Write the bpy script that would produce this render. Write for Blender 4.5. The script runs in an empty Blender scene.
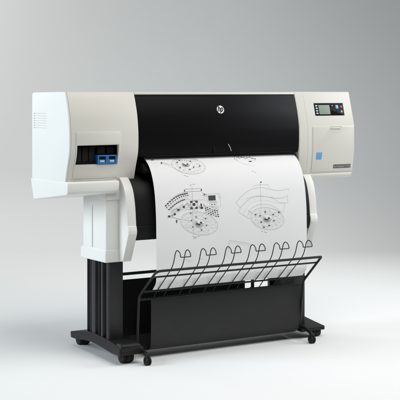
import bpy, bmesh, math, random
from mathutils import Vector, Matrix
random.seed(7)
SC = bpy.context.scene
COL = SC.collection
R = math.radians

# ------------------------------------------------------------------ materials
def mat(name, color, rough=.5, metal=0., bump=0., scale=200., var=0., spec=.5, coat=0., rvar=0., weave=False):
    m = bpy.data.materials.new(name); m.use_nodes = True
    nt = m.node_tree; b = nt.nodes['Principled BSDF']
    b.inputs['Base Color'].default_value = (*color, 1)
    b.inputs['Roughness'].default_value = rough
    b.inputs['Metallic'].default_value = metal
    b.inputs['Specular IOR Level'].default_value = spec
    b.inputs['Coat Weight'].default_value = coat
    tc = nt.nodes.new('ShaderNodeTexCoord')
    if var or rvar:
        n = nt.nodes.new('ShaderNodeTexNoise'); n.inputs['Scale'].default_value = 6; n.inputs['Detail'].default_value = 6
        nt.links.new(tc.outputs['Object'], n.inputs['Vector'])
        if var:
            mx = nt.nodes.new('ShaderNodeMix'); mx.data_type = 'RGBA'
            mx.inputs[6].default_value = (*[c*(1-var) for c in color], 1)
            mx.inputs[7].default_value = (*[min(1, c*(1+var)) for c in color], 1)
            nt.links.new(n.outputs['Fac'], mx.inputs[0]); nt.links.new(mx.outputs[2], b.inputs['Base Color'])
        if rvar:
            mr = nt.nodes.new('ShaderNodeMapRange')
            mr.inputs['To Min'].default_value = rough-rvar; mr.inputs['To Max'].default_value = rough+rvar
            nt.links.new(n.outputs['Fac'], mr.inputs['Value']); nt.links.new(mr.outputs['Result'], b.inputs['Roughness'])
    if bump:
        if weave:
            t = nt.nodes.new('ShaderNodeTexWave'); t.inputs['Scale'].default_value = scale
            t2 = nt.nodes.new('ShaderNodeTexWave'); t2.inputs['Scale'].default_value = scale; t2.bands_direction = 'Z'
            nt.links.new(tc.outputs['Object'], t.inputs['Vector']); nt.links.new(tc.outputs['Object'], t2.inputs['Vector'])
            ad = nt.nodes.new('ShaderNodeMath'); ad.operation = 'ADD'
            nt.links.new(t.outputs['Fac'], ad.inputs[0]); nt.links.new(t2.outputs['Fac'], ad.inputs[1]); src = ad.outputs[0]
        else:
            t = nt.nodes.new('ShaderNodeTexNoise'); t.inputs['Scale'].default_value = scale; t.inputs['Detail'].default_value = 3
            nt.links.new(tc.outputs['Object'], t.inputs['Vector']); src = t.outputs['Fac']
        bp = nt.nodes.new('ShaderNodeBump'); bp.inputs['Strength'].default_value = bump; bp.inputs['Distance'].default_value = .001
        nt.links.new(src, bp.inputs['Height']); nt.links.new(bp.outputs['Normal'], b.inputs['Normal'])
    return m

M = dict(
    cream=mat('cream_plastic', (.69, .68, .62), .42, bump=.10, scale=500, var=.015, rvar=.04),
    white=mat('lit_cream_plastic', (.745, .745, .715), .42, bump=.08, scale=500, rvar=.04),  # paler copy of the cream, brightness of the left-lit faces put into the colour
    hood=mat('black_gloss_plastic', (.005, .005, .0055), .42, spec=.09, bump=.03, scale=300, rvar=.05),
    black=mat('black_plastic', (.007, .007, .0075), .55, spec=.2, bump=.1, scale=400, rvar=.06),
    deep=mat('black_inner_plastic', (.005, .005, .005), .8, spec=.15),
    alu=mat('dark_anodised_metal', (.022, .022, .0235), .45, spec=.35, metal=.0, bump=.05, scale=300, rvar=.06),
    cast=mat('black_cast_metal', (.007, .007, .0075), .5, spec=.3, bump=.18, scale=260, rvar=.06),
    wire=mat('black_coated_wire', (.006, .006, .006), .45, spec=.4),
    fabric=mat('black_woven_fabric', (.075, .075, .077), .8, bump=.12, scale=500, var=.05, spec=.3),
    fabric_shade=mat('black_fabric_shaded', (.016, .016, .016), .85, bump=.1, scale=400, spec=.2),  # same cloth made darker; shade inside the bin put into its colour
    rubber=mat('black_rubber', (.008, .008, .008), .6, spec=.3),
    paper=mat('white_plotter_paper', (.775, .778, .78), .6, bump=.05, scale=30, var=.006),
    ink=mat('black_ink', (.07, .07, .075), .8, spec=.2),
    ink2=mat('grey_ink', (.34, .34, .35), .8, spec=.2),
    ink3=mat('pale_grey_ink', (.55, .55, .56), .8, spec=.2),
    blue=mat('blue_plastic', (.018, .165, .43), .4, rvar=.05),
    lcd=mat('lcd_glass', (.27, .34, .29), .6, spec=.2, var=.03),
    lab=mat('white_label', (.52, .57, .62), .5),
    sky=mat('pale_blue_key', (.20, .50, .78), .4),
    decal=mat('blue_decal', (.07, .34, .70), .4),
    red=mat('red_key', (.55, .10, .07), .4),
    grey=mat('grey_key', (.42, .42, .42), .4),
    plate=mat('dark_grey_badge', (.13, .13, .125), .4, rvar=.05),
    slot=mat('slot_shade_dark', (.03, .03, .028), .6),
    silver=mat('silver_print', (.80, .81, .82), .35),
    back=mat('studio_paper', (.752, .764, .761), .75, bump=.03, scale=60, var=.006),
)

# ------------------------------------------------------------------ mesh helpers
def prism(prof, x0, x1, bev=0., seg=3, ang=25):
    """closed (y, z) outline swept along x"""
    bm = bmesh.new()
    a = [bm.verts.new((x0, y, z)) for y, z in prof]; b = [bm.verts.new((x1, y, z)) for y, z in prof]
    n = len(prof)
    bm.faces.new(a); bm.faces.new(b[::-1])
    for i in range(n): bm.faces.new((a[i], b[i], b[(i+1) % n], a[(i+1) % n]))
    bmesh.ops.recalc_face_normals(bm, faces=bm.faces)
    if bev: bevel(bm, bev, seg, ang)
    return bm
def bevel(bm, w, seg=3, ang=25):
    bm.normal_update()
    ed = [e for e in bm.edges if len(e.link_faces) == 2 and e.calc_face_angle(0) > R(ang)]
    bmesh.ops.bevel(bm, geom=ed, offset=w, segments=seg, profile=.5, affect='EDGES', clamp_overlap=True)
    bmesh.ops.recalc_face_normals(bm, faces=bm.faces)
def box(x0, x1, y0, y1, z0, z1, bev=0., seg=3):
    return prism([(y0, z0), (y1, z0), (y1, z1), (y0, z1)], x0, x1, bev, seg)
def vprism(poly, z0, z1, bev=0., seg=2):
    """closed (x, y) outline swept along z"""
    bm = bmesh.new()
    a = [bm.verts.new((x, y, z0)) for x, y in poly]; b = [bm.verts.new((x, y, z1)) for x, y in poly]
    n = len(poly); bm.faces.new(a[::-1]); bm.faces.new(b)
    for i in range(n): bm.faces.new((a[i], a[(i+1) % n], b[(i+1) % n], b[i]))
    bmesh.ops.recalc_face_normals(bm, faces=bm.faces)
    if bev: bevel(bm, bev, seg)
    return bm
def cyl(c, axis, r, h, n=32, bev=0.):
    bm = bmesh.new()
    q = Vector(axis).to_track_quat('Z', 'Y').to_matrix().to_4x4()
    bmesh.ops.create_cone(bm, cap_ends=True, segments=n, radius1=r, radius2=r, depth=h, matrix=Matrix.Translation(c) @ q)
    if bev: bevel(bm, bev, 3, 50)
    return bm
def ball(c, s, u=24, v=14):
    bm = bmesh.new(); bmesh.ops.create_uvsphere(bm, u_segments=u, v_segments=v, radius=1, matrix=Matrix.Translation(c) @ Matrix.Diagonal((*s, 1)))
    return bm
def smooth(K, n=8):
    out = []
    for i in range(len(K)-1):
        p0 = K[max(i-1, 0)]; p1 = K[i]; p2 = K[i+1]; p3 = K[min(i+2, len(K)-1)]
        for j in range(n):
            t = j/n
            out.append(tuple(.5*((2*p1[k])+(-p0[k]+p2[k])*t+(2*p0[k]-5*p1[k]+4*p2[k]-p3[k])*t*t+(-p0[k]+3*p1[k]-3*p2[k]+p3[k])*t**3) for k in range(len(p1))))
    out.append(tuple(K[-1])); return out
def fillet(P, r, n=6):
    P = [Vector(p) for p in P]; out = [P[0]]
    for i in range(1, len(P)-1):
        a, b, c = P[i-1], P[i], P[i+1]
        rr = min(r, (a-b).length*.45, (c-b).length*.45)
        s = b+(a-b).normalized()*rr; e = b+(c-b).normalized()*rr
        for k in range(n+1):
            t = k/n; out.append(s*(1-t)**2+b*2*t*(1-t)+e*t*t)
    out.append(P[-1]); return out
def tube(P, r, n=10):
    bm = bmesh.new(); P = [Vector(p) for p in P]; rings = []
    prev = None
    for i, p in enumerate(P):
        d = (P[min(i+1, len(P)-1)]-P[max(i-1, 0)]).normalized()
        if prev is None:
            up = Vector((0, 0, 1)) if abs(d.z) < .9 else Vector((1, 0, 0))
            x = d.cross(up).normalized()
        else:
            x = (prev-d*prev.dot(d)).normalized()
        prev = x; y = d.cross(x)
        rings.append([bm.verts.new(p+(x*math.cos(2*math.pi*k/n)+y*math.sin(2*math.pi*k/n))*r) for k in range(n)])
    for a, b in zip(rings, rings[1:]):
        for k in range(n): bm.faces.new((a[k], a[(k+1) % n], b[(k+1) % n], b[k]))
    bm.faces.new(rings[0][::-1]); bm.faces.new(rings[-1])
    bmesh.ops.recalc_face_normals(bm, faces=bm.faces)
    return bm
def join(*bms):
    out = bmesh.new()
    for b in bms:
        me = bpy.data.meshes.new('tmp'); b.to_mesh(me); b.free(); out.from_mesh(me); bpy.data.meshes.remove(me)
    return out
ORG = {}
def empty(name, loc, label, cat):
    o = bpy.data.objects.new(name, None); COL.objects.link(o); o.location = loc; o.empty_display_size = .1
    o['label'] = label; o['category'] = cat; ORG[o] = Vector(loc); return o
def obj(name, bm, mats, parent=None, origin=None, sharp=35, label=None):
    """ONE mesh object; the bmesh is in world coordinates and is moved to its own origin"""
    me = bpy.data.meshes.new(name)
    if origin is None:
        if len(bm.verts):
            xs = [v.co for v in bm.verts]
            origin = Vector([(min(c[i] for c in xs)+max(c[i] for c in xs))/2 for i in range(3)])
        else: origin = Vector()
    origin = Vector(origin)
    bmesh.ops.translate(bm, verts=bm.verts, vec=-origin)
    bm.to_mesh(me); bm.free()
    for m_ in (mats if isinstance(mats, list) else [mats]): me.materials.append(m_)
    me.polygons.foreach_set('use_smooth', [True]*len(me.polygons)); me.set_sharp_from_angle(angle=R(sharp))
    o = bpy.data.objects.new(name, me); COL.objects.link(o)
    if parent: o.parent = parent; o.location = origin-ORG[parent]
    else: o.location = origin
    ORG[o] = origin
    if label: o['label'] = label
    return o
def copy(o, parent, shift, label=None):
    c = o.copy(); COL.objects.link(c); c.parent = parent
    c.location = ORG[o]+Vector(shift)-(ORG[parent] if parent else Vector()); ORG[c] = ORG[o]+Vector(shift)
    if label: c['label'] = label
    return c
def cut(o, bm):
    """carve an opening out of a finished mesh object"""
    me = bpy.data.meshes.new('cutter'); bm.to_mesh(me); bm.free()
    c = bpy.data.objects.new('cutter', me); COL.objects.link(c)
    md = o.modifiers.new('b', 'BOOLEAN'); md.operation = 'DIFFERENCE'; md.object = c; md.solver = 'EXACT'; md.use_self = True
    bpy.context.view_layer.update()
    dg = bpy.context.evaluated_depsgraph_get()
    new = bpy.data.meshes.new_from_object(o.evaluated_get(dg)); nm = o.data.name
    o.modifiers.clear(); old = o.data; o.data = new; bpy.data.meshes.remove(old); new.name = nm
    bpy.data.objects.remove(c); bpy.data.meshes.remove(me)
    new.polygons.foreach_set('use_smooth', [True]*len(new.polygons)); new.set_sharp_from_angle(angle=R(35))
def lettering(text, size, mtx, depth=.0003, font_shear=0., spacing=1., bold=0.):
    cu = bpy.data.curves.new('txt', 'FONT'); cu.body = text; cu.size = size; cu.shear = font_shear
    cu.align_x = 'CENTER'; cu.align_y = 'CENTER'; cu.extrude = depth; cu.space_character = spacing; cu.offset = bold
    t = bpy.data.objects.new('txt', cu); COL.objects.link(t); bpy.context.view_layer.update()
    me = bpy.data.meshes.new_from_object(t.evaluated_get(bpy.context.evaluated_depsgraph_get()))
    bpy.data.objects.remove(t); bpy.data.curves.remove(cu)
    bm = bmesh.new(); bm.from_mesh(me); bpy.data.meshes.remove(me)
    bmesh.ops.transform(bm, matrix=mtx, verts=bm.verts); return bm
def setmat(bm, i):
    for f_ in bm.faces: f_.material_index = i
    return bm

# front profiles of the housing: (y, z) from the top edge down
PF = [(.050, 1.0485), (.036, 1.018), (.018, .961), (.009, .905), (.007, .867), (.008, .83), (.014, .80), (.031, .752), (.050, .690)]
PR = [(.047, 1.0485), (.008, .905), (.008, .795), (.018, .727), (.024, .699)]
PFs = smooth(PF, 5)
def ysurf(prof, z):
    for (y0, z0), (y1, z1) in zip(prof, prof[1:]):
        if z1 <= z <= z0: return y0+(y1-y0)*(z0-z)/(z0-z1), (y1-y0)/(z0-z1)
    return prof[-1][0], 0
def seat(prof, x, z, out=.0):
    """matrix standing on the front surface: X along the printer, Y up the surface, Z out of it"""
    y, s = ysurf(prof, z)
    up = Vector((0, -s, 1)).normalized(); n = Vector((1, 0, 0)).cross(up)
    m_ = Matrix((Vector((1, 0, 0)), up, n)).transposed().to_4x4()
    return Matrix.Translation(Vector((x, y, z))+n*out) @ m_
def slab(prof, x0, x1, z0, z1, t, bev=.0006, sink=.003, n=6):
    """a thin plate following the front surface, standing t proud of it"""
    zs = [z0+(z1-z0)*k/n for k in range(n+1)]
    a = [(ysurf(prof, z)[0]-t, z) for z in zs]; b = [(ysurf(prof, z)[0]+sink, z) for z in zs]
    return prism(a+b[::-1], x0, x1, bev, 2)
def plaque(prof, x0, x1, z0, z1, t, bev=.0005, corner=0.):
    """flat plate lying on the front surface"""
    m_ = seat(prof, (x0+x1)/2, (z0+z1)/2); w = (x1-x0)/2; h = (z1-z0)/2
    bm = bmesh.new(); bmesh.ops.create_cube(bm, size=2, matrix=Matrix.Diagonal((w, h, (t+.002)/2, 1)))
    if corner:
        ed = [e for e in bm.edges if abs((e.verts[0].co-e.verts[1].co).normalized().z) > .9]
        bmesh.ops.bevel(bm, geom=ed, offset=corner, segments=4, profile=.5, affect='EDGES')
    if bev: bevel(bm, bev, 2)
    bmesh.ops.transform(bm, matrix=m_ @ Matrix.Translation((0, 0, (t-.002)/2)), verts=bm.verts); return bm

# ================================================================== THE PRINTER
T = empty('wide_format_printer', (.445, .19, .616),
          'cream wide format printer with curved black hood, resting on the black stand', 'printer')
REAR = [(.362, .692), (.362, 1.040), (.350, 1.0455)]

# cartridge end of the housing
o = obj('cartridge_housing', prism(PFs+REAR[:1]+REAR[1:], -.2300, .0590, .0022, 3, 30), M['cream'], T)
cut(o, prism([(-.05, .7690), (.10, .7720), (.10, .8430), (-.05, .8450)], -.2035, -.0285))
# front bezel round the bay
bz = obj('bay_bezel', slab(PF, -.2090, -.0200, .7155, .8975, .0022, .0012, .004, 14), M['cream'], T)
cut(bz, prism([(-.05, .7665), (.10, .7705), (.10, .8445), (-.05, .8475)], -.2050, -.0270))
# the bay itself
bay = join(box(-.2034, -.0286, .098, .101, .7685, .8445), box(-.2034, -.2015, .020, .099, .7720, .8425), box(-.0305, -.0286, .020, .099, .7720, .8425),
           box(-.201, -.031, .032, .098, .7705, .7720), box(-.201, -.031, .020, .098, .8420, .8432), box(-.201, -.115, .034, .038, .7720, .7815))
obj('cartridge_bay', bay, M['deep'], T)
for k, x in enumerate((-.199, -.171, -.143)):
    obj('ink_slot_cover', box(x, x+.0245, .034, .09, .782, .838, .0015), M['black'], T)
for k, x in enumerate((-.1105, -.0700)):
    obj('ink_slot_cover', box(x+.002, x+.036, .030, .09, .807, .838, .003), M['black'], T)
for k, x in enumerate((-.1130, -.0715)):
    c = obj('ink_cartridge', join(box(x, x+.0405, .0160, .085, .7720, .7765, .0008), box(x, x+.0405, .0160, .085, .8000, .8050, .0008),
                                  box(x, x+.0060, .0160, .085, .7760, .8005), box(x+.0345, x+.0405, .0160, .085, .7760, .8005),
                                  box(x+.0055, x+.0350, .0190, .085, .7760, .7880, .0006)), M['blue'], T, label='blue ink cartridge with dark window and white label')
    obj('cartridge_window', box(x+.0060, x+.0345, .0200, .03, .7875, .8002), M['deep'], c)
    obj('cartridge_label', box(x+.0110, x+.0300, .0182, .0195, .7780, .7850, .0003), M['lab'], c)

# end panel, vented, in the lit copy of the cream
sp = obj('side_panel', prism(PFs[:-1]+[(.0495, .692)]+[(.366, .694), (.366, 1.0395), (.3525, 1.0465)], -.2372, -.2306, .0018, 3, 30), M['white'], T,
         label='pale cream ventilated end panel')
for k in range(7):
    z = .9625-k*.00955
    cut(sp, box(-.245, -.2335, .224, .348, z-.0014, z+.0014))
# base tray below the cartridge end
obj('base_tray', join(prism([(.377, .700), (.346, .617), (.031, .656), (.019, .664), (.017, .672), (.017, .699), (.020, .7045), (.045, .7055)], -.2395, -.0195, .004, 4, 30),
                      slab(PF, -.200, -.030, .7085, .7125, .0016, .0008)), M['white'], T, label='pale cream lower tray')

# centre: spine with the thin cream top lip
obj('centre_housing', prism([(.360, 1.0445), (.050, 1.0475), (.0462, 1.0450), (.0448, 1.0385), (.0470, 1.0368), (.09, 1.0362), (.145, .95), (.145, .70), (.360, .70)], .0594, .8276, .0012, 2, 30), M['cream'], T)
hp = [(y+.0012, z) for y, z in PFs if .7985 <= z <= 1.0340]
hp = [(.0440, 1.0355)]+hp+[(.0150, .7965), (.0185, .7935), (.026, .7925), (.034, .795)]
hb = [(.05, .806), (.040, .87), (.040, .90), (.05, .95), (.065, .99), (.085, 1.0345)]
hood = obj('hood', prism(hp+hb, .0600, .8270, .0012, 2, 30), M['hood'], T, label='curved glossy black hood')
# round emblem on the hood
lm = seat(PF, .4445, .9765, -.0004)
bm = bmesh.new(); bmesh.ops.create_cone(bm, cap_ends=True, segments=64, radius1=.0172, radius2=.0168, depth=.0016, matrix=lm)
em = obj('emblem', bm, M['silver'], hood, label='round white emblem with slanted letters')
def stroke2d(P, w):
    bm = bmesh.new(); P = [Vector((p[0], p[1], 0)) for p in P]; L_ = []
    for i, p in enumerate(P):
        d = (P[min(i+1, len(P)-1)]-P[max(i-1, 0)]).normalized(); nn = Vector((-d.y, d.x, 0))*w/2
        L_.append((bm.verts.new(p+nn), bm.verts.new(p-nn)))
    for a, b in zip(L_, L_[1:]): bm.faces.new((a[0], a[1], b[1], b[0]))
    bmesh.ops.solidify(bm, geom=list(bm.faces), thickness=.0004)
    return bm
def sl(P, k=.0168, s=.30): return [((x+y*s)*k, y*k) for x, y in P]
W = .0037
lt = join(stroke2d(sl([(-.62, -.52), (-.62, .1), (-.62, .9)]), W), stroke2d(sl([(-.62, .28), (-.45, .42), (-.22, .40), (-.15, .22), (-.15, -.52)]), W),
          stroke2d(sl([(.16, .40), (.16, -.3), (.16, -.95)]), W), stroke2d(sl([(.16, .40), (.45, .40), (.62, .27), (.64, -.02), (.62, -.32), (.45, -.46), (.16, -.46)]), W))
bmesh.ops.transform(lt, matrix=lm @ Matrix.Translation((0, 0, .0013)), verts=lt.verts)
obj('emblem_letters', lt, M['deep'], em)
# little lift tab and notch at the lower edge of the hood
obj('lift_tab', tube([(.4715, .0058, .836), (.481, .0075, .822), (.4895, .0115, .807)], .0011, 8), M['silver'], hood)
obj('catch', box(.402, .412, .0085, .03, .801, .823, .001), M['deep'], hood)

# control end of the housing
prr = PR
ch = obj('control_housing', prism(prr+[(.030, .6925), (.355, .6925), (.355, 1.040), (.345, 1.0455)], .8282, 1.1235, .0050, 4, 20), M['cream'], T)
obj('base_trim', prism([(.0235, .6975), (.0225, .6905), (.026, .681), (.034, .677), (.350, .677), (.350, .6975)], .8290, 1.1195, .0022, 3, 30), M['cream'], T)
# left shoulder seam
for x in (.8730,): cut(ch, join(prism([(-.02, 1.035), (-.02, .70), (.0255, .70), (.0195, .7275), (.0095, .795), (.0095, .905), (.0485-.0045, 1.035)], x-.0006, x+.0006)))
dr = obj('front_door', prism([(y-.0022, z) for y, z in [(.0098, .9020), (.008, .895), (.008, .795), (.018, .727), (.0227, .7045)]]+[(.032, .7045), (.020, .80), (.020, .9020)], .8985, 1.1180, .0012, 3, 30), M['cream'], T)
cut(dr, join(box(.988, 1.050, -.02, .0155, .8945, .8985)))
obj('handle_slot_shade', box(.9885, 1.0495, .0125, .016, .8946, .8984), M['slot'], dr)  # dark strip backing the grip slot, its shade put into the colour
obj('door_lip', box(.993, 1.045, .0030, .0085, .8895, .8940, .0012), M['cream'], dr)
PD = [(y-.0022, z) for y, z in PR]
# blue and white energy emblem
st_ = obj('sticker', plaque(PD, .9175, .9470, .7590, .7890, .0004, 0), M['decal'], dr, label='small square blue sticker with white marks')
sm = seat(PD, .933, .774, .0006)
arc = [(math.cos(R(a))*.0098, math.sin(R(a))*.0062+.0055) for a in range(20, 200, 12)]
mk = join(stroke2d(arc, .0030), stroke2d([(-.008, .0005), (-.003, .003), (.002, 0), (.009, .004)], .0032), stroke2d([(.004, .0085), (.0075, .0085)], .0035))
bmesh.ops.transform(mk, matrix=sm, verts=mk.verts)
tx = lettering('ENERGY STAR', .0046, sm @ Matrix.Translation((0, -.0085, .0001)), .0001)
obj('sticker_marks', join(mk, tx), M['silver'], st_)
# name badge
bd = obj('badge', plaque(PD, 1.0135, 1.1075, .7180, .7345, .0010, .0004, .002), M['plate'], dr, label='narrow dark grey name badge')
obj('badge_text', lettering('hp Designjet T1100', .0112, seat(PD, 1.0605, .7264, .0013), .0002, bold=.0001), M['grey'], bd)
# control panel
cp = obj('control_panel', plaque(PR, .9215, 1.0770, .9455, 1.0005, .0016, .0006, .0015), M['hood'], T, label='black control panel with display and keys')
PC = [(y-.0016, z) for y, z in PR]
obj('display', plaque(PC, .9430, 1.0020, .9510, .9925, .0006, .0003), M['lcd'], cp, label='grey green display')
for k in range(4):
    z = .9885-k*.0108
    obj('soft_key', plaque(PC, .9265, .9375, z-.0033, z+.0033, .0012, .0005, .0012), M['lab'], cp)
obj('menu_key', plaque(PC, 1.0345, 1.0485, .9755, .9915, .0012, .0006, .002), M['sky'], cp, label='pale blue key')
obj('cancel_key', plaque(PC, 1.0595, 1.0690, .9785, .9895, .0012, .0006, .003), M['red'], cp, label='red key')
obj('power_key', plaque(PC, 1.0590, 1.0680, .9580, .9680, .0012, .0006, .003), M['grey'], cp, label='grey key')
obj('indicator', plaque(PC, 1.0150, 1.0215, .9872, .9912, .0006, .0003), M['lab'], cp)
obj('arrow_key', plaque(PC, 1.0345, 1.0485, .9560, .9680, .0008, .0006, .002), M['black'], cp)

# paper path: dark throat, rounded output plate, curved arms either side
obj('throat', join(box(.0602, .8268, .112, .144, .705, .90), prism([(.112, .785), (.060, .779), (.028, .762), (.004, .738), (.012, .728), (.06, .735), (.112, .735)], .084, .826, .002)), M['deep'], T)
plate = [(.073, .7215), (.058, .7150), (.030, .6985), (.0045, .6670), (-.0080, .640), (-.0165, .608), (-.0220, .578), (-.0245, .5520), (-.0265, .5310)]
pl = smooth(plate, 3)
obj('output_plate', join(prism(pl+[(.0, .5305), (.004, .60), (.03, .665), (.085, .712)], .0302, .8592, .0008, 2, 30),
                         prism([(-.0275, .5295), (-.0290, .512), (-.0265, .490), (-.0195, .4735), (-.012, .4715), (.0, .476), (.003, .5295)], .0300, .8594, .0015, 3, 20)), M['black'], T, label='rounded black paper output plate')
arm = [(.080, .7262), (.062, .7222), (.046, .716), (.025, .702), (.004, .678), (-.009, .652), (-.0195, .615), (-.0250, .580), (-.0275, .5540), (-.0300, .5310)]
ab = [(.050, .531), (.054, .60), (.075, .66), (.105, .70)]
a = obj('support_arm', prism(smooth(arm, 3)+[(-.0325, .5295), (-.0370, .5120), (-.0362, .5000), (-.0260, .4760), (.0115, .3930), (.0150, .3890), (.042, .3890), (.046, .41)]+ab, -.0080, .0296, .0022, 3, 18), M['white'], T)
copy(a, T, (.8675, .006, 0))

# ================================================================== THE STAND
S = empty('printer_stand', (.43, .17, 0), 'black two legged stand on casters with white sleeves, carrying the printer', 'stand')
def column(x0):
    y0 = .053
    fins = [(0, .012), (.010, .014)]
    P = [(x0+.005, y0), (x0+.064, y0), (x0+.064, .250), (x0+.003, .250)]
    slots = [(.205, .243), (.120, .170), (.069, .103)]          # grooves of the extruded section
    for a_, b_ in slots:
        P += [(x0, b_), (x0+.014, b_-.002), (x0+.014, a_+.002), (x0, a_)]
    P += [(x0, y0+.006)]
    ribs = [box(x0+.004, x0+.0145, (a_+b_)/2-.0035, (a_+b_)/2+.0035, .052, .45, .0008) for a_, b_ in slots[:2]]
    return join(vprism(P, .050, .45, .0012), *ribs)
obj('leg', column(-.050), M['alu'], S)
rl = column(0.)
for v in rl.verts: v.co.x = .893-v.co.x
bmesh.ops.reverse_faces(rl, faces=rl.faces)
obj('leg', rl, M['alu'], S)
def sleeve(dx):
    s = join(box(-.0650+dx, .0080+dx, .0450, .2500, .420, .662, .004, 4),
             prism([(.0425, .385), (.2690, .381), (.2690, .4215), (.2600, .4300), (.0425, .4345)], -.0680+dx, .0110+dx, .004, 4),
             prism([(.040, .628), (.150, .642), (.255, .634), (.255, .664), (.040, .664)], -.0695+dx, .0085+dx, .003, 3))
    return s
sv = obj('leg_sleeve', sleeve(0), M['white'], S)
cut(sv, box(-.09, -.0605, .1510, .1690, .4335, .600, .002))
copy(sv, S, (.879, 0, 0))
tp = smooth([(.398, .058), (.312, .076), (.246, .085), (.172, .088), (.082, .085), (-.005, .077), (-.052, .066)], 4)
bt = smooth([(-.054, .040), (.012, .038), (.126, .047), (.199, .049), (.264, .045), (.34, .036), (.393, .034)], 4)
f1 = obj('foot', join(prism(tp+bt, -.0545, .050, .003, 3, 30), box(-.0525, .040, -.058, -.004, .048, .0845, .0155, 6)), M['cast'], S, label='arched black foot with raised toe')
tp2 = smooth([(.398, .055), (.30, .075), (.20, .075), (.15, .064), (.08, .055), (.0, .0465)], 4)
bt2 = smooth([(.001, .0295), (.10, .036), (.20, .046), (.30, .042), (.393, .033)], 4)
f2 = obj('foot', prism(tp2+bt2, .835, .957, .003, 3, 30), M['cast'], S, label='arched black foot with flat square toe')
def caster(x, y, k=1.):
    ws = [cyl((x+s*.0155, y, .0245), (1, 0, 0), .0245, .017, 36, .004) for s in (-1, 1)]
    hood_ = prism([(y+.0262*math.cos(R(t)), .0245+.0262*math.sin(R(t))) for t in range(-50, 231, 14)], x-.0075, x+.0075, .001, 2)
    c = join(*ws, hood_, cyl((x, y, .044), (0, 0, 1), .009, .022, 20), cyl((x, y, .0245), (1, 0, 0), .006, .052, 20, .001))
    for v in c.verts: v.co = Vector((x+(v.co.x-x)*k, y+(v.co.y-y)*k, v.co.z*k))
    return c
cs = obj('caster', caster(0, 0), M['rubber'], f1)
copy(cs, f1, (0, .390, 0))
c2 = obj('caster', caster(.926, .030, .80), M['rubber'], f2); copy(c2, f2, (-.02, .345, 0))
obj('crossbar', tube([(.012, .205, .3085), (.832, .205, .3085)], .0062, 14), M['wire'], S)
obj('crossbar', box(.013, .830, .212, .232, .086, .104, .002), M['alu'], S)

# ================================================================== THE BASKET
B = empty('paper_basket', (.44, .03, 0), 'black wire basket with fabric bin and six curled hooks in front of the stand', 'basket')
XL, XR = .0550, .8300
fr = [(XL, .0120, .050), (XL, -.0040, .250), (XL, -.146, .3680), (XR, -.146, .3680), (XR, -.0200, .2530), (XR, .0080, .050)]
pts = [Vector(fr[0])]+[]
def fil(P, rs):
    out = [Vector(P[0])]
    for i in range(1, len(P)-1):
        out += fillet([P[i-1], P[i], P[i+1]], rs[i-1], 7)[1:-1]
    return out+[Vector(P[-1])]
obj('basket_frame', join(tube(fil(fr, [.018, .022, .006, .012]), .0050, 12),
                         tube([(XL, .008, .052), (XL, .19, .052)], .005, 10), tube([(XR, .008, .050), (XR, .19, .050)], .005, 10)), M['wire'], B)
def rod(y, z, r=.0036, a_=XL, b_=XR): return tube([(a_, y, z), (b_, y, z)], r, 10)
obj('cross_rod', rod(-.1125, .3405), M['wire'], B)
obj('cross_rod', rod(-.0300, .2720), M['wire'], B)
obj('cross_rod', rod(.0010, .2370, .0045, XL, .842), M['wire'], B)
def hook(x, w=.0440):
    leg = [(x, .001, .2400), (x, -.0335, .2745), (x, -.1250, .3560), (x, -.1440, .3745), (x, -.1580, .3950), (x, -.1670, .4180), (x, -.1740, .4360), (x, -.1850, .4462), (x, -.1985, .4455), (x, -.2100, .4370), (x, -.2130, .4280)]
    s = smooth(leg, 6)
    o_ = [(2*x+w-p[0], p[1], p[2]) for p in s][::-1]
    e = fillet([s[-1], (x+.0005, -.2140, .4245), (x+w-.0005, -.2140, .4245), o_[0]], .009, 6)
    return tube(s+e[1:-1]+o_, .0019, 8)
h0 = obj('wire_hook', hook(.1215), M['wire'], B)
for k in range(1, 6): copy(h0, B, (.1135*k, 0, 0))
# fabric bin: front, bottom and back in one cloth, a window left open in the back
def cloth(P, xl, xr, sag=.0, nx=64):
    bm = bmesh.new(); rows = []
    for j, (y, z) in enumerate(P):
        t = j/(len(P)-1); row = []
        for i in range(nx+1):
            s = i/nx; a_, b_ = xl(t), xr(t)
            row.append(bm.verts.new((a_+(b_-a_)*s, y+sag*math.sin(math.pi*s)*math.sin(math.pi*t)+.0007*math.sin(5*s+2*t), z-.002*math.sin(math.pi*s)*t)))
        rows.append(row)
    for a_, b_ in zip(rows, rows[1:]):
        for i in range(nx): bm.faces.new((a_[i], a_[i+1], b_[i+1], b_[i]))
    bmesh.ops.solidify(bm, geom=list(bm.faces), thickness=.0025)
    bmesh.ops.recalc_face_normals(bm, faces=bm.faces)
    return bm
front = [(.0015, .2355), (.0, .230), (-.001, .19), (-.001, .14), (0, .09), (.002, .058), (.010, .040), (.030, .030), (.07, .026), (.12, .028), (.165, .040), (.188, .060)]
front = smooth(front, 5)
obj('fabric_front', cloth(front, lambda t: .110, lambda t: .843-.03*min(1, t*1.6), .002), M['fabric'], B)
bk = obj('fabric_back', join(box(.020, .862, .1935, .1960, .048, .2870, .0008)), M['fabric_shade'], B)
cut(bk, box(.674, .706, .18, .21, .192, .262)); cut(bk, box(.722, .802, .18, .21, .192, .262))
def bwheel(x):
    y = -.083
    return join(cyl((x-.006, y, .0165), (1, 0, 0), .0165, .009, 28, .003), cyl((x+.006, y, .0165), (1, 0, 0), .0165, .009, 28, .003), cyl((x, y, .0165), (1, 0, 0), .005, .024, 16))
w0 = obj('wheel', bwheel(.050), M['rubber'], B); copy(w0, B, (.777, 0, 0))
def strut(x, dx):
    P = fillet([(x+dx, .030, .056), (x+dx*.6, -.035, .054), (x, -.083, .040), (x, -.083, .022)], .02, 6)
    return join(tube(P, .0075, 12), cyl((x, -.083, .036), (0, 0, 1), .011, .010, 20, .002))
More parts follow.
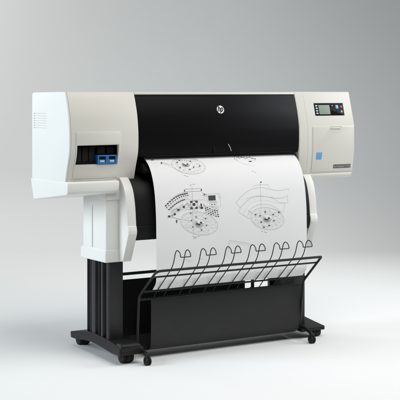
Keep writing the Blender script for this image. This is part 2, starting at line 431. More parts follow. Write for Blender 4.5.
obj('wheel_strut', strut(.050, -.006), M['cast'], B)
obj('wheel_strut', strut(.827, .004), M['cast'], B)

# ================================================================== THE PRINTED SHEET
PK = [(.13, .803), (.09, .8005), (.055, .793), (.02, .775), (-.008, .75), (-.031, .71), (-.047, .66), (-.055, .61), (-.060, .55), (-.0615, .475), (-.0615, .40), (-.0612, .34), (-.056, .307), (-.031, .2785)]
PS = smooth(PK, 8); LEN = [0]
for a_, b_ in zip(PS, PS[1:]): LEN.append(LEN[-1]+math.dist(a_, b_))
PX0, PX1 = .1000, .8160
def wave(x, s):
    t = (x-PX0)/(PX1-PX0); k = max(0., (s-.25))/.45
    return .55*k*(.0022*math.sin(7*t+1.1)+.0012*math.sin(15*t+.4)+.0012*math.sin(5*s*3+3*t))
def onsheet(x, s, off=0.):
    s = max(0, min(LEN[-1]-1e-6, s)); i = 0
    lo, hi = 0, len(LEN)-1
    while hi-lo > 1:
        mid = (lo+hi)//2
        if LEN[mid] <= s: lo = mid
        else: hi = mid
    k = (s-LEN[lo])/(LEN[lo+1]-LEN[lo]); (y0, z0), (y1, z1) = PS[lo], PS[lo+1]
    d = Vector((0, y1-y0, z1-z0)).normalized(); n = Vector((1, 0, 0)).cross(-d)
    return Vector((x, y0+(y1-y0)*k, z0+(z1-z0)*k))+n*(off+wave(x, s))
bm = bmesh.new(); NX = 48; rows = []
NS = 170
for j in range(NS+1):
    s = LEN[-1]*j/NS
    rows.append([bm.verts.new(onsheet(PX0+(PX1-PX0)*i/NX, s)) for i in range(NX+1)])
for a_, b_ in zip(rows, rows[1:]):
    for i in range(NX): bm.faces.new((a_[i], b_[i], b_[i+1], a_[i+1]))
bmesh.ops.recalc_face_normals(bm, faces=bm.faces)
bmesh.ops.solidify(bm, geom=list(bm.faces), thickness=-.0004)
sheet = obj('printed_sheet', bm, M['paper'], None, (.458, -.02, .248), sharp=60)
sheet['label'] = 'white sheet of fine line drawings hanging from the hood into the wire basket'; sheet['category'] = 'paper'
LINE = .7
